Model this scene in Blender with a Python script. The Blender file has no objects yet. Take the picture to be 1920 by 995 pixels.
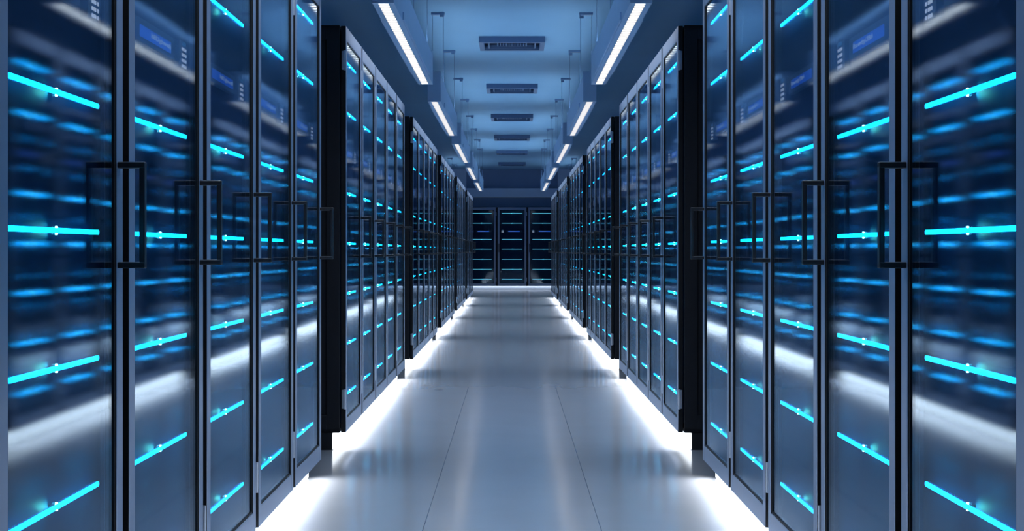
import bpy, bmesh, math
from mathutils import Vector, Matrix

C = bpy.context.scene.collection
scene = bpy.context.scene

# ------------------------------------------------------------------ constants (metres)
F_PX = 2677.0                 # focal length in pixels of a 1920 px wide frame
CAM_Z = 1.016
AISLE = 0.85                  # half width of the aisle, to the door fronts
PITCH = 0.81                  # cabinet width
TOP = 2.168                   # cabinet top
BOT = 0.087                   # cabinet underside (top of plinth)
BANK0, BANK1, BANK_STEP = 2.335, 7.285, 4.943
END_D = 37.8                  # door plane of the end row
CEIL = CAM_Z + 2.17
BAR_Z = (2.009, 1.745, 1.320, 1.055, 0.791, 0.526, 0.262)

# ------------------------------------------------------------------ materials
def new_mat(name):
    m = bpy.data.materials.new(name); m.use_nodes = True
    nt = m.node_tree; nt.nodes.clear()
    out = nt.nodes.new('ShaderNodeOutputMaterial')
    return m, nt, out

def principled(name, col, rough=0.5, metal=0.0, spec=0.5, noise=0.0, nscale=6.0, rvar=0.0):
    m, nt, out = new_mat(name)
    b = nt.nodes.new('ShaderNodeBsdfPrincipled')
    b.inputs['Base Color'].default_value = (*col, 1)
    b.inputs['Roughness'].default_value = rough
    b.inputs['Metallic'].default_value = metal
    b.inputs['Specular IOR Level'].default_value = spec
    if noise or rvar:
        tc = nt.nodes.new('ShaderNodeTexCoord')
        n = nt.nodes.new('ShaderNodeTexNoise'); n.inputs['Scale'].default_value = nscale
        n.inputs['Detail'].default_value = 4
        nt.links.new(tc.outputs['Object'], n.inputs['Vector'])
        if noise:
            r = nt.nodes.new('ShaderNodeMapRange')
            r.inputs['To Min'].default_value = 1 - noise; r.inputs['To Max'].default_value = 1 + noise
            nt.links.new(n.outputs['Fac'], r.inputs['Value'])
            v = nt.nodes.new('ShaderNodeVectorMath'); v.operation = 'SCALE'
            v.inputs[0].default_value = col
            nt.links.new(r.outputs['Result'], v.inputs['Scale'])
            nt.links.new(v.outputs['Vector'], b.inputs['Base Color'])
        if rvar:
            r2 = nt.nodes.new('ShaderNodeMapRange')
            r2.inputs['To Min'].default_value = rough - rvar; r2.inputs['To Max'].default_value = rough + rvar
            nt.links.new(n.outputs['Fac'], r2.inputs['Value'])
            nt.links.new(r2.outputs['Result'], b.inputs['Roughness'])
    nt.links.new(b.outputs[0], out.inputs[0])
    return m

def emitter(name, col, strength):
    m, nt, out = new_mat(name)
    e = nt.nodes.new('ShaderNodeEmission')
    e.inputs['Color'].default_value = (*col, 1); e.inputs['Strength'].default_value = strength
    nt.links.new(e.outputs[0], out.inputs[0])
    return m

def glass(name, rough, tint, refl, ior, cap):
    m, nt, out = new_mat(name)
    t = nt.nodes.new('ShaderNodeBsdfTransparent'); t.inputs['Color'].default_value = (*tint, 1)
    g = nt.nodes.new('ShaderNodeBsdfGlossy'); g.distribution = 'BECKMANN'
    g.inputs['Color'].default_value = (*refl, 1); g.inputs['Roughness'].default_value = rough
    # Schlick reflectance from the angle of incidence, the same on both faces of the thin pane
    f0 = ((ior - 1) / (ior + 1)) ** 2
    geo = nt.nodes.new('ShaderNodeNewGeometry')
    def vm(op, a, b):
        n = nt.nodes.new('ShaderNodeVectorMath'); n.operation = op
        nt.links.new(a, n.inputs[0]); nt.links.new(b, n.inputs[1]); return n.outputs['Value']
    def mm(op, a, b=None):
        n = nt.nodes.new('ShaderNodeMath'); n.operation = op
        for i, x in enumerate((a, b)):
            if isinstance(x, (int, float)): n.inputs[i].default_value = x
            elif x is not None: nt.links.new(x, n.inputs[i])
        return n.outputs[0]
    c = mm('ABSOLUTE', vm('DOT_PRODUCT', geo.outputs['Incoming'], geo.outputs['Normal']))
    fr = mm('ADD', mm('MULTIPLY', mm('POWER', mm('SUBTRACT', 1.0, c), 5.0), 1 - f0), f0)
    fr = mm('MINIMUM', fr, cap)            # anti-glare coating keeps the reflectance moderate
    mx = nt.nodes.new('ShaderNodeMixShader')
    nt.links.new(fr, mx.inputs[0])
    nt.links.new(t.outputs[0], mx.inputs[1]); nt.links.new(g.outputs[0], mx.inputs[2])
    nt.links.new(mx.outputs[0], out.inputs[0])
    return m

def floor_mat():
    m, nt, out = new_mat('polished_grey_tile')
    N = nt.nodes.new; L = nt.links.new
    tc = N('ShaderNodeTexCoord'); sep = N('ShaderNodeSeparateXYZ')
    L(tc.outputs['Object'], sep.inputs[0])
    def math_(op, a, b=None):
        n = N('ShaderNodeMath'); n.operation = op
        for i, x in enumerate((a, b)):
            if x is None: continue
            if isinstance(x, (int, float)): n.inputs[i].default_value = x
            else: L(x, n.inputs[i])
        return n.outputs[0]
    u = math_('FRACT', math_('ADD', math_('DIVIDE', sep.outputs[0], 0.65), 10.0))
    seam = math_('LESS_THAN', math_('ABSOLUTE', math_('SUBTRACT', u, 0.5)), 0.0024)
    n = N('ShaderNodeTexNoise'); n.inputs['Scale'].default_value = 3.0; n.inputs['Detail'].default_value = 5
    L(tc.outputs['Object'], n.inputs['Vector'])
    cr = N('ShaderNodeMapRange'); cr.inputs['To Min'].default_value = 0.95; cr.inputs['To Max'].default_value = 1.05
    L(n.outputs['Fac'], cr.inputs['Value'])
    sc = N('ShaderNodeVectorMath'); sc.operation = 'SCALE'; sc.inputs[0].default_value = FLOOR_COL
    L(cr.outputs['Result'], sc.inputs['Scale'])
    mix = N('ShaderNodeMix'); mix.data_type = 'RGBA'
    L(seam, mix.inputs['Factor']); L(sc.outputs['Vector'], mix.inputs[6])
    mix.inputs[7].default_value = (0.09, 0.10, 0.13, 1)
    b = N('ShaderNodeBsdfPrincipled')
    L(mix.outputs[2], b.inputs['Base Color'])
    b.inputs['Roughness'].default_value = FLOOR_ROUGH
    b.inputs['Specular IOR Level'].default_value = 0.5
    L(b.outputs[0], out.inputs[0])
    return m

FLOOR_COL = (0.37, 0.375, 0.405)
FLOOR_ROUGH = 0.148

M = dict(
    body=principled('black_powder_coat', (0.012, 0.014, 0.02), 0.55, 0, 0.3, 0.15, 40),
    fascia=principled('dark_navy_fascia', (0.005, 0.022, 0.054), 0.6, 0, 0.03, 0.12, 30),
    frame=principled('brushed_steel_frame', (0.26, 0.33, 0.46), 0.36, 0.5, 0.5, 0.05, 25, 0.04),
    gasket=principled('black_rubber', (0.006, 0.007, 0.01), 0.6, 0, 0.3, 0.1, 60),
    handle=principled('black_handle_metal', (0.02, 0.02, 0.024), 0.35, 0.3, 0.5, 0.1, 60),
    hinge=principled('satin_hinge_metal', (0.42, 0.47, 0.56), 0.4, 0.6, 0.5, 0.05, 60),
    plinth=principled('black_plinth', (0.012, 0.013, 0.017), 0.6, 0, 0.3, 0.1, 40),
    plinth_grey=principled('grey_painted_plinth', (0.11, 0.135, 0.18), 0.5, 0, 0.4, 0.05, 20),
    glass=glass('smoked_reflective_glass', 0.06, (0.93, 0.95, 0.98), (0.72, 0.87, 1.0), 1.62, 0.45),
    bar=emitter('cyan_led_bar', (0.0025, 0.48, 1.0), 11.0),
    pale_bar=emitter('pale_cyan_led_bar', (0.13, 0.62, 0.85), 1.15),
    node=emitter('white_led_lens', (0.22, 1.0, 0.88), 45.0),
    strip=emitter('white_led_strip', (0.86, 0.93, 1.0), 2.6),
    lamp=emitter('fluorescent_diffuser', (1.0, 0.97, 0.94), 5.2),
    lamp_body=principled('lamp_housing_paint', (0.34, 0.50, 0.72), 0.5, 0, 0.4, 0.05, 10),
    ceiling_fill=emitter('cool_ceiling_fill', (0.60, 0.82, 1.0), 14.0),  # added emitter that lifts the ceiling, no visible source
    louvre=principled('grey_louvre', (0.40, 0.40, 0.41), 0.5, 0, 0.4, 0.05, 20),
    rod=principled('blue_painted_rod', (0.20, 0.31, 0.50), 0.5, 0.3, 0.4, 0.1, 40),
    screen=emitter('blue_lcd', (0.010, 0.06, 0.34), 1.5),
    text=emitter('pale_lcd_text', (0.22, 0.36, 0.60), 1.0),
    plate=principled('teal_faceplate', (0.02, 0.06, 0.11), 0.5, 0, 0.4, 0.1, 30),
    dot=emitter('pale_indicator', (0.42, 0.52, 0.68), 1.0),
    dot_blue=emitter('blue_indicator', (0.02, 0.10, 0.22), 1.0),
    ceiling=principled('blue_ceiling_paint', (0.28, 0.50, 0.72), 0.7, 0, 0.2, 0.04, 2),
    wall=principled('navy_wall_paint', (0.19, 0.29, 0.48), 0.7, 0, 0.2, 0.06, 3),
    ledge=principled('pale_blue_lit_ledge', (0.5, 0.64, 0.85), 0.6, 0, 0.3, 0.05, 3),  # paler than the wall: light caught by the ledge is put into the colour
    trim=principled('pale_lit_trim', (0.85, 0.9, 0.95), 0.5, 0, 0.3, 0.05, 5),  # near-white colour stands in for the lit edge below the ledge
    vent=principled('blue_grey_vent', (0.11, 0.18, 0.32), 0.5, 0.2, 0.4, 0.05, 20),
    vent_dark=principled('dark_vent_cavity', (0.02, 0.03, 0.06), 0.7, 0, 0.2, 0.1, 20),
    floor=floor_mat(),
)

# ------------------------------------------------------------------ mesh helpers
class MB:
    """collects shapes, builds one mesh"""
    def __init__(self, m=1): self.bm = bmesh.new(); self.m = m
    def box(self, x0, x1, y0, y1, z0, z1, bev=0.0):
        t = bmesh.new()
        bmesh.ops.create_cube(t, size=1)
        bmesh.ops.scale(t, vec=(x1 - x0, y1 - y0, z1 - z0), verts=t.verts)
        bmesh.ops.translate(t, vec=((x0 + x1) / 2, (y0 + y1) / 2, (z0 + z1) / 2), verts=t.verts)
        if bev:
            bmesh.ops.bevel(t, geom=t.edges[:], offset=bev, segments=2, profile=0.5, affect='EDGES')
        self._add(t); return self
    def _add(self, t):
        me = bpy.data.meshes.new('tmp'); t.to_mesh(me); t.free()
        self.bm.from_mesh(me); bpy.data.meshes.remove(me)
    def tube(self, p, q, r, seg=8):
        p, q = Vector(p), Vector(q); d = q - p
        t = bmesh.new()
        bmesh.ops.create_cone(t, cap_ends=True, segments=seg, radius1=r, radius2=r, depth=d.length)
        rot = d.to_track_quat('Z', 'Y').to_matrix().to_4x4()
        bmesh.ops.transform(t, matrix=Matrix.Translation((p + q) / 2) @ rot, verts=t.verts)
        self._add(t); return self
    def capsule(self, x, y0, y1, z, rx, rz, seg=10):
        """bar along y with rounded (half-disc) ends in the y/z plane"""
        t = bmesh.new(); ring = []
        for k in range(seg + 1):
            a = math.pi / 2 - math.pi * k / seg
            ring.append((y1 - rz + rz * math.cos(a), z + rz * math.sin(a)))
        for k in range(seg + 1):
            a = -math.pi / 2 - math.pi * k / seg
            ring.append((y0 + rz + rz * math.cos(a), z + rz * math.sin(a)))
        f = [t.verts.new((x + rx, a, b)) for a, b in ring]
        g = [t.verts.new((x - rx, a, b)) for a, b in ring]
        t.faces.new(f); t.faces.new(g[::-1])
        n = len(f)
        for i in range(n):
            j = (i + 1) % n
            t.faces.new((f[i], g[i], g[j], f[j]))
        self._add(t); return self
    def mesh(self, name, mat):
        if self.m < 0:
            bmesh.ops.scale(self.bm, vec=(-1, 1, 1), verts=self.bm.verts)
        bmesh.ops.recalc_face_normals(self.bm, faces=self.bm.faces)
        me = bpy.data.meshes.new(name); self.bm.to_mesh(me); self.bm.free()
        for a in (mat if isinstance(mat, (list, tuple)) else [mat]): me.materials.append(a)
        return me
    def build(self, name, mat, parent=None):
        return link(name, self.mesh(name, mat), parent)

def link(name, me, parent=None):
    o = bpy.data.objects.new(name, me); C.objects.link(o)
    if parent: o.parent = parent
    return o

def thing(name, loc, label, cat, group=None):
    o = bpy.data.objects.new(name, None); o.empty_display_size = 0.2
    C.objects.link(o); o.location = loc
    o['label'] = label; o['category'] = cat
    if group: o['group'] = group
    return o

def struct(o):
    o['kind'] = 'structure'; return o

def copy_tree(o, parent=None):
    c = o.copy(); C.objects.link(c)
    if parent: c.parent = parent
    for ch in list(KIDS.get(o, ())):
        copy_tree(ch, c)
    return c
KIDS = {}
def index_children():
    KIDS.clear()
    for o in bpy.data.objects:
        if o.parent: KIDS.setdefault(o.parent, []).append(o)

# ------------------------------------------------------------------ text mesh
def text_mesh(txt, y0, y1, zc, x, m, mat):
    cu = bpy.data.curves.new('t', 'FONT'); cu.body = txt; cu.size = 1; cu.resolution_u = 2
    o = bpy.data.objects.new('t', cu); C.objects.link(o)
    dg = bpy.context.evaluated_depsgraph_get()
    me = bpy.data.meshes.new_from_object(o.evaluated_get(dg))
    bpy.data.objects.remove(o); bpy.data.curves.remove(cu)
    xs = [v.co.x for v in me.vertices]; ys = [v.co.y for v in me.vertices]
    sx = (y1 - y0) / (max(xs) - min(xs)); sy = 0.0165 / (max(ys) - min(ys))
    bm = bmesh.new(); bm.from_mesh(me); bpy.data.meshes.remove(me)
    for v in bm.verts:
        v.co = Vector((m * x, y0 + (v.co.x - min(xs)) * sx, zc - 0.00825 + (v.co.y - min(ys)) * sy))
    r = bmesh.ops.extrude_face_region(bm, geom=bm.faces[:])
    bmesh.ops.translate(bm, vec=(m * 0.0006, 0, 0), verts=[g for g in r['geom'] if isinstance(g, bmesh.types.BMVert)])
    bmesh.ops.recalc_face_normals(bm, faces=bm.faces)
    out = bpy.data.meshes.new('screen_text'); bm.to_mesh(out); bm.free()
    out.materials.append(mat)
    return out

# ------------------------------------------------------------------ server cabinet
GLOW = bpy.data.lights.new('node_led', 'SPOT')
GLOW.energy = 0.5; GLOW.color = (0.10, 1.0, 0.85); GLOW.shadow_soft_size = 0.0
GLOW.spot_size = math.radians(110); GLOW.spot_blend = 1.0
def make_cabinet(m, strip=True, glow=True):
    """door front at local x = 0 facing +m x; y runs down the aisle; hinges on the -y stile"""
    t = thing('server_cabinet', (0, 0, 0), 'x', 'server cabinet')
    # carcass: core, corner posts, cross rails and slabs leave recessed side panels
    b = MB(m)
    b.box(-0.97, -0.062, -0.388, 0.388, BOT + 0.02, TOP - 0.02)
    for sy in (-1, 1):
        ya, yb = sorted((sy * 0.386, sy * 0.402))
        b.box(-0.098, -0.030, ya, yb, BOT, TOP, 0.003)
        b.box(-1.0, -0.932, ya, yb, BOT, TOP, 0.003)
        b.box(-0.934, -0.096, ya, yb, TOP - 0.075, TOP, 0.003)
        b.box(-0.934, -0.096, ya, yb, BOT, BOT + 0.09, 0.003)
        ya, yb = sorted((sy * 0.386, sy * 0.394))
        b.box(-0.90, -0.135, ya, yb, BOT + 0.13, BOT + 0.36, 0.003)
        b.box(-0.90, -0.135, ya, yb, BOT + 0.375, TOP - 0.36, 0.003)
        b.box(-0.90, -0.135, ya, yb, TOP - 0.345, TOP - 0.11, 0.003)
    b.box(-1.0, -0.030, -0.402, 0.402, TOP - 0.022, TOP, 0.003)
    b.box(-1.0, -0.030, -0.402, 0.402, BOT, BOT + 0.022, 0.003)
    b.build('cabinet_body', M['body'], t)
    # plinth and its light
    MB(m).box(-0.95, -0.068, -0.405, 0.405, 0.0, BOT - 0.001).build('plinth', M['plinth'], t)
    if strip:
        MB(m).box(-0.067, -0.060, -0.405, 0.405, 0.004, BOT - 0.004).build('plinth_light', M['strip'], t)
    # inner fascia behind the glass
    MB(m).box(-0.061, -0.040, -0.345, 0.345, BOT + 0.05, TOP - 0.05) \
        .box(-0.061, -0.0262, -0.352, -0.345, BOT + 0.05, TOP - 0.05).box(-0.061, -0.0262, 0.345, 0.352, BOT + 0.05, TOP - 0.05) \
        .box(-0.061, -0.0262, -0.352, 0.352, BOT + 0.043, BOT + 0.05).box(-0.061, -0.0262, -0.352, 0.352, TOP - 0.05, TOP - 0.043).build('equipment_fascia', M['fascia'], t)
    # door
    d = MB(m)
    d.box(-0.026, 0, -0.380, -0.330, BOT, TOP, 0.0025)
    d.box(-0.026, 0, 0.330, 0.380, BOT, TOP, 0.0025)
    d.box(-0.026, -0.0004, -0.331, 0.331, TOP - 0.072, TOP, 0.0025)
    d.box(-0.026, -0.0004, -0.331, 0.331, BOT, BOT + 0.067, 0.0025)
    dm = d.mesh('door', [M['frame'], M['gasket']])
    for p in dm.polygons:                      # the door edges and inner reveals are set to black
        if abs(p.normal.y) > 0.9: p.material_index = 1
    door = link('door', dm, t)
    z0, z1 = BOT + 0.067, TOP - 0.072
    g = MB(m)
    for ya, yb, za, zb in ((-0.330, -0.323, z0, z1), (0.323, 0.330, z0, z1),
                           (-0.323, 0.323, z1 - 0.007, z1), (-0.323, 0.323, z0, z0 + 0.007)):
        g.box(-0.0115, -0.0030, ya, yb, za, zb)
    g.build('door_gasket', M['gasket'], door)
    MB(m).box(-0.0090, -0.0060, -0.326, 0.326, z0 + 0.004, z1 - 0.004).build('glass_pane', M['glass'], door)
    h = MB(m)
    h.box(-0.001, 0.058, 0.336, 0.358, 1.194, 1.208, 0.0025)
    h.box(-0.001, 0.058, 0.336, 0.358, 0.978, 0.992, 0.0025)
    h.box(0.046, 0.058, 0.337, 0.357, 0.978, 1.208, 0.0025)
    h.build('door_handle', M['handle'], door)
    for za, zb in ((1.942, 2.037), (0.210, 0.305)):
        MB(m).box(-0.020, -0.004, -0.3975, -0.3795, za, zb, 0.002).tube((-0.006, -0.391, za - 0.003), (-0.006, -0.391, zb + 0.003), 0.006) \
            .build('hinge', M['hinge'], door)
    # light bars
    for z in BAR_Z:
        bar = MB(m).capsule(-0.0215, -0.27, 0.27, z, 0.0012, 0.0050).build('light_bar', M['bar'], t)
        n = MB(m)
        n.box(-0.0262, -0.0206, -0.003, 0.003, z - 0.0085, z + 0.0085, 0.001)
        n.box(-0.0402, -0.0240, -0.002, 0.002, z - 0.003, z + 0.003)
        nd = n.mesh('light_node', [M['handle'], M['node']])
        for p in nd.polygons:
            if p.normal.y < -0.5 and m * p.center.x > -0.03: p.material_index = 1
        link('light_node', nd, bar)
        if glow:                                # the LED in the node shines back along the fascia
            sp = GLOW
            so = bpy.data.objects.new('node_led', sp); C.objects.link(so); so.parent = t
            so.location = (m * -0.0242, -0.004, z)
            so.rotation_euler = Vector((m * -0.80, -0.60, 0)).to_track_quat('-Z', 'Y').to_euler()
    # small screen unit
    pl = MB(m).box(-0.0400, -0.0225, -0.26, 0.145, 1.508, 1.564, 0.001).build('screen_unit', M['plate'], t)
    MB(m).box(-0.0228, -0.0212, -0.205, 0.10, 1.520, 1.548).build('screen', M['screen'], pl)
    link('screen_text', text_mesh('h8Dgbwsdl', -0.10, 0.093, 1.534, -0.0211, m, M['text']), pl)
    ip = MB(m).box(-0.0400, -0.0235, 0.20, 0.29, 1.497, 1.572, 0.0008).build('indicator_panel', M['plate'], t)
    dt = MB(m)
    for r in range(4):
        z = 1.506 + r * 0.0148
        for (ya, yb) in ((0.226, 0.239), (0.243, 0.256), (0.265, 0.275)):
            dt.box(-0.0237, -0.0222, ya, yb, z - 0.004, z + 0.004)
    dt.build('indicator_lights', M['dot'], ip)
    MB(m).box(-0.0237, -0.0222, 0.232, 0.268, 1.561, 1.570).build('status_light', M['dot_blue'], ip)
    return t

ORD = ['first', 'second', 'third', 'fourth', 'fifth', 'sixth']
KINDPOS = ['first', 'second', 'middle', 'fourth', 'last']
def bank_start(k): return BANK0 if k == 0 else BANK1 + BANK_STEP * (k - 1)

protos = {1: make_cabinet(1), -1: make_cabinet(-1)}
index_children()
for m in (1, -1):
    side = 'left' if m == 1 else 'right'
    first = True
    for k in range(6):
        for i in range(5):
            c = protos[m] if first else copy_tree(protos[m])
            first = False
            c.location = (-m * AISLE, bank_start(k) + PITCH * (i + 0.5), 0)
            bank = ['nearest bank', 'second bank', 'third bank', 'fourth bank', 'fifth bank', 'farthest bank'][k]
            c['label'] = f'glass-door server cabinet with cyan bars, {KINDPOS[i]} in the {bank} on the {side}'
            c['category'] = 'server cabinet'
            c['group'] = f'server cabinets along the {side} of the aisle'
endp = ['far left end', 'left of the middle one', 'middle, facing straight down the aisle', 'right of the middle one', 'far right end']
e0 = None
for i in range(5):
    if e0 is None:
        e0 = copy_tree(protos[-1])
        for ch in [x for x in bpy.data.objects if x.parent == e0 and x.name.startswith('plinth')]:
            bpy.data.objects.remove(ch)
        MB(-1).box(-0.95, -0.062, -0.405, 0.405, 0.0, BOT - 0.001).build('plinth', M['plinth_grey'], e0)
        for ch in bpy.data.objects:
            if ch.parent == e0 and ch.name.startswith('light_bar'):
                ch.material_slots[0].link = 'OBJECT'; ch.material_slots[0].material = M['pale_bar']
        index_children(); c = e0
    else:
        c = copy_tree(e0)
    c.rotation_euler = (0, 0, math.pi / 2)
    c.location = ((i - 2) * PITCH, END_D, 0)
    c['label'] = 'server cabinet closing off the end of the aisle, ' + endp[i]
    c['category'] = 'server cabinet'
    c['group'] = 'server cabinets across the end of the aisle'

# ------------------------------------------------------------------ room shell
Y0, Y1, XW = -3.0, 38.9, 2.1
struct(MB().box(-XW - 0.1, XW + 0.1, Y0 - 0.1, Y1 + 0.1, -0.1, 0).build('floor', M['floor']))
struct(MB().box(-XW - 0.1, XW + 0.1, Y0 - 0.1, Y1 + 0.1, CEIL, CEIL + 0.1).build('ceiling', M['ceiling']))
struct(MB().box(-XW - 0.1, -XW, Y0, Y1, 0, CEIL).build('wall_left', M['wall']))
struct(MB().box(XW, XW + 0.1, Y0, Y1, 0, CEIL).build('wall_right', M['wall']))
struct(MB().box(-XW, XW, Y0 - 0.1, Y0, 0, CEIL).build('wall_near', M['wall']))
struct(MB().box(-XW, XW, Y1, Y1 + 0.1, 0, CEIL).build('wall_end', M['wall']))
struct(MB().box(-XW, XW, 38.15, Y1, TOP + 0.02, CEIL).build('wall_bulkhead', M['wall']))
struct(MB().box(-XW, XW, 38.00, 38.15, 2.455, 2.68, 0.004).build('trim_1', M['ledge']))
struct(MB().box(-XW, XW, 37.985, 38.15, 2.440, 2.455).build('trim_2', M['trim']))
struct(MB().box(-XW, -1.22, 38.05, 38.15, 2.68, CEIL).build('trim_3', M['ledge']))
struct(MB().box(1.22, XW, 38.05, 38.15, 2.68, CEIL).build('trim_4', M['ledge']))

# ------------------------------------------------------------------ ceiling lamps
LZ = CAM_Z + 1.297            # lamp underside
def make_lamp():
    t = thing('hanging_lamp', (0, 0, LZ), 'x', 'ceiling lamp')
    L = 1.84
    h = MB()
    h.box(-0.058, 0.058, -L, L, 0.010, 0.225, 0.002)
    h.box(-0.058, -0.027, -L, L, 0.0, 0.012, 0.001)
    h.box(0.027, 0.058, -L, L, 0.0, 0.012, 0.001)
    h.box(-0.03, 0.03, -L, -L + 0.03, 0.0, 0.012)
    h.box(-0.03, 0.03, L - 0.03, L, 0.0, 0.012)
    h.build('lamp_housing', M['lamp_body'], t)
    MB().box(-0.068, 0.068, -1.25, 1.25, 0.006, 0.05, 0.002).build('mounting_tray', M['lamp_body'], t)
    MB().box(-0.0265, 0.0265, -L + 0.031, L - 0.031, 0.0035, 0.0055).build('diffuser', M['lamp'], t)
    # added unseen emitter on the housing brightens the ceiling, tilted towards the aisle
    t2 = bmesh.new()
    prof = ((-0.010, 0.250), (0.020, 0.2327), (-0.010, 0.2327))
    va = [t2.verts.new((x, -L + 0.2, z)) for x, z in prof]; vb = [t2.verts.new((x, L - 0.2, z)) for x, z in prof]
    t2.faces.new(va); t2.faces.new(vb)
    for i in range(3):
        j = (i + 1) % 3
        t2.faces.new((va[i], va[j], vb[j], vb[i]))
    u = MB(); u._add(t2); u.build('added_ceiling_fill', M['ceiling_fill'], t)
    MB().box(-0.020, -0.013, -L + 0.2, L - 0.2, 0.224, 0.30, 0.001).build('added_light_baffle', M['lamp_body'], t)  # added board that keeps this light off the outer ceiling
    MB().box(-0.058, 0.058, -L, -L + 0.02, 0.224, 0.262, 0.001).build('added_end_screen', M['lamp_body'], t)  # added plates at both ends hide the glowing strip from below
    MB().box(-0.058, 0.058, L - 0.02, L, 0.224, 0.262, 0.001).build('added_end_screen', M['lamp_body'], t)
    s = MB()
    n = 44
    for i in range(n):
        y = -L + 0.06 + (2 * L - 0.12) * i / (n - 1)
        s.box(-0.0265, 0.0265, y - 0.004, y + 0.004, -0.0050, 0.0034)
    s.box(-0.0268, -0.0262, -L + 0.05, L - 0.05, -0.002, 0.0034); s.box(0.0262, 0.0268, -L + 0.05, L - 0.05, -0.002, 0.0034)
    s.build('louvre_grille', M['louvre'], t)
    top = CEIL - LZ
    for y in (-0.91 * 1.35, 0.91 * 1.35):
        br = MB().box(-0.062, 0.062, y - 0.025, y + 0.025, top - 0.022, top, 0.002).box(0.020, 0.058, y - 0.05, y - 0.03, top - 0.045, top) \
            .build('ceiling_bracket', M['rod'], t)
        for x in (-0.05, 0.05):
            MB().tube((x, y, 0.224), (x, y, top - 0.02), 0.0028, 6).build('hanging_rod', M['rod'], t)
    return t
lp = make_lamp(); index_children(); first = True
for m in (1, -1):
    side = 'left' if m == 1 else 'right'
    for k in range(7):
        c = lp if first else copy_tree(lp); first = False
        yc, xl = (bank_start(k) + 2.5 * PITCH, 0.676) if k < 6 else (34.6, 1.45)  # the last pair is added out of sight to light the far end
        c.location = (-m * xl, yc, LZ)
        c.rotation_euler = (0, 0, 0 if m == 1 else math.pi)
        bank = ['nearest', 'second', 'third', 'fourth', 'fifth', 'farthest', ''][k]
        c['label'] = f'long hanging strip lamp in a blue housing above the {bank} cabinet bank on the {side}'
        if k == 6: c['label'] = f'added unseen strip lamp over the cross aisle past the farthest bank on the {side}'
        c['category'] = 'ceiling lamp'; c['group'] = f'hanging strip lamps on the {side}'
        # the light the louvred tube throws downwards
        ld = bpy.data.lights.new('lamp_light', 'AREA'); ld.shape = 'RECTANGLE'
        ld.size = 0.05; ld.size_y = 3.6; ld.energy = 14.5
        ld.color = (0.74, 0.86, 1.0); ld.spread = math.radians(150)
        lo = bpy.data.objects.new('lamp_light', ld); C.objects.link(lo)
        lo.location = (-m * xl, yc, LZ - 0.006)

# the light the plinth strips throw on the floor, one linear lamp under each bank's overhang
for m in (1, -1):
    for k in range(6):
        ld = bpy.data.lights.new('plinth_lamp', 'AREA'); ld.shape = 'RECTANGLE'
        ld.size = 0.03; ld.size_y = 5 * PITCH - 0.02; ld.energy = 12.0
        ld.color = (0.90, 0.95, 1.0); ld.spread = math.radians(130)
        lo = bpy.data.objects.new('plinth_lamp', ld); C.objects.link(lo)
        lo.location = (-m * (AISLE + 0.035), bank_start(k) + 2.5 * PITCH, BOT - 0.012)
        lo.rotation_euler = (0, -m * math.radians(40), 0)

ld = ld.copy(); ld.size_y = 4.0; ld.energy = 5.0  # added lamp under the end row, which has no light strip
lo = bpy.data.objects.new('plinth_lamp', ld); C.objects.link(lo)
lo.location = (0, END_D + 0.03, BOT - 0.012)
lo.rotation_euler = (0, -math.radians(50), math.pi / 2)

# ------------------------------------------------------------------ ceiling vents
def make_vent():
    t = thing('ceiling_vent', (0, 0, CEIL), 'x', 'vent')
    f = MB()
    w, d, h = 0.335, 0.31, 0.062
    for a in range(3):
        k = 1 - a * 0.27
        W, Dp, th = w * k, d * k, 0.05 if a == 0 else 0.012
        zt, zb = (0, -h) if a == 0 else (-0.012, -h + 0.012 * a)
        f.box(-W, W, -Dp, -Dp + th, zb, zt); f.box(-W, W, Dp - th, Dp, zb, zt)
        f.box(-W, -W + th, -Dp + th, Dp - th, zb, zt); f.box(W - th, W, -Dp + th, Dp - th, zb, zt)
    f.build('vent_frame', M['vent'], t)
    MB().box(-w + 0.04, w - 0.04, -d + 0.04, d - 0.04, -0.010, 0).build('vent_cavity', M['vent_dark'], t)
    g = MB()
    for i in range(9):
        x = -0.12 + 0.03 * i
        g.box(x - 0.003, x + 0.003, -0.10, 0.10, -0.045, -0.010)
    g.build('vent_slats', M['vent'], t)
    return t
v0 = make_vent(); index_children()
for i in range(6):
    c = v0 if i == 0 else copy_tree(v0)
    c.location = (0, 14.45 + 0.31 + 4.10 * i, CEIL)
    c['label'] = f'square ceiling vent, {["nearest", "second nearest", "third nearest", "fourth nearest", "fifth nearest", "farthest"][i]} of the row along the ceiling'
    c['category'] = 'vent'; c['group'] = 'ceiling vents over the aisle'

# ------------------------------------------------------------------ world, camera, view
w = bpy.data.worlds.new('world'); scene.world = w; w.use_nodes = True
bg = w.node_tree.nodes['Background']
bg.inputs['Color'].default_value = (0.1, 0.2, 0.45, 1); bg.inputs['Strength'].default_value = 0.02

cd = bpy.data.cameras.new('camera'); cam = bpy.data.objects.new('camera', cd); C.objects.link(cam)
cd.sensor_fit = 'HORIZONTAL'; cd.sensor_width = 36.0
cd.lens = 36.0 * F_PX / 1920.0
cd.shift_y = -27.5 / 1920.0
cd.clip_start = 0.05; cd.clip_end = 200
cam.location = (0, 0, CAM_Z); cam.rotation_euler = (math.pi / 2, 0, 0)
scene.camera = cam

vs = scene.view_settings
vs.view_transform = 'Standard'; vs.look = 'None'; vs.gamma = 1.0; vs.exposure = 0.0
vs.use_curve_mapping = False
cy = scene.cycles
cy.max_bounces = 10; cy.diffuse_bounces = 4; cy.glossy_bounces = 5
cy.transparent_max_bounces = 24; cy.transmission_bounces = 4
cy.caustics_reflective = True
cy.sample_clamp_indirect = 10.0
cy.use_denoising = True
cy.use_adaptive_sampling = False
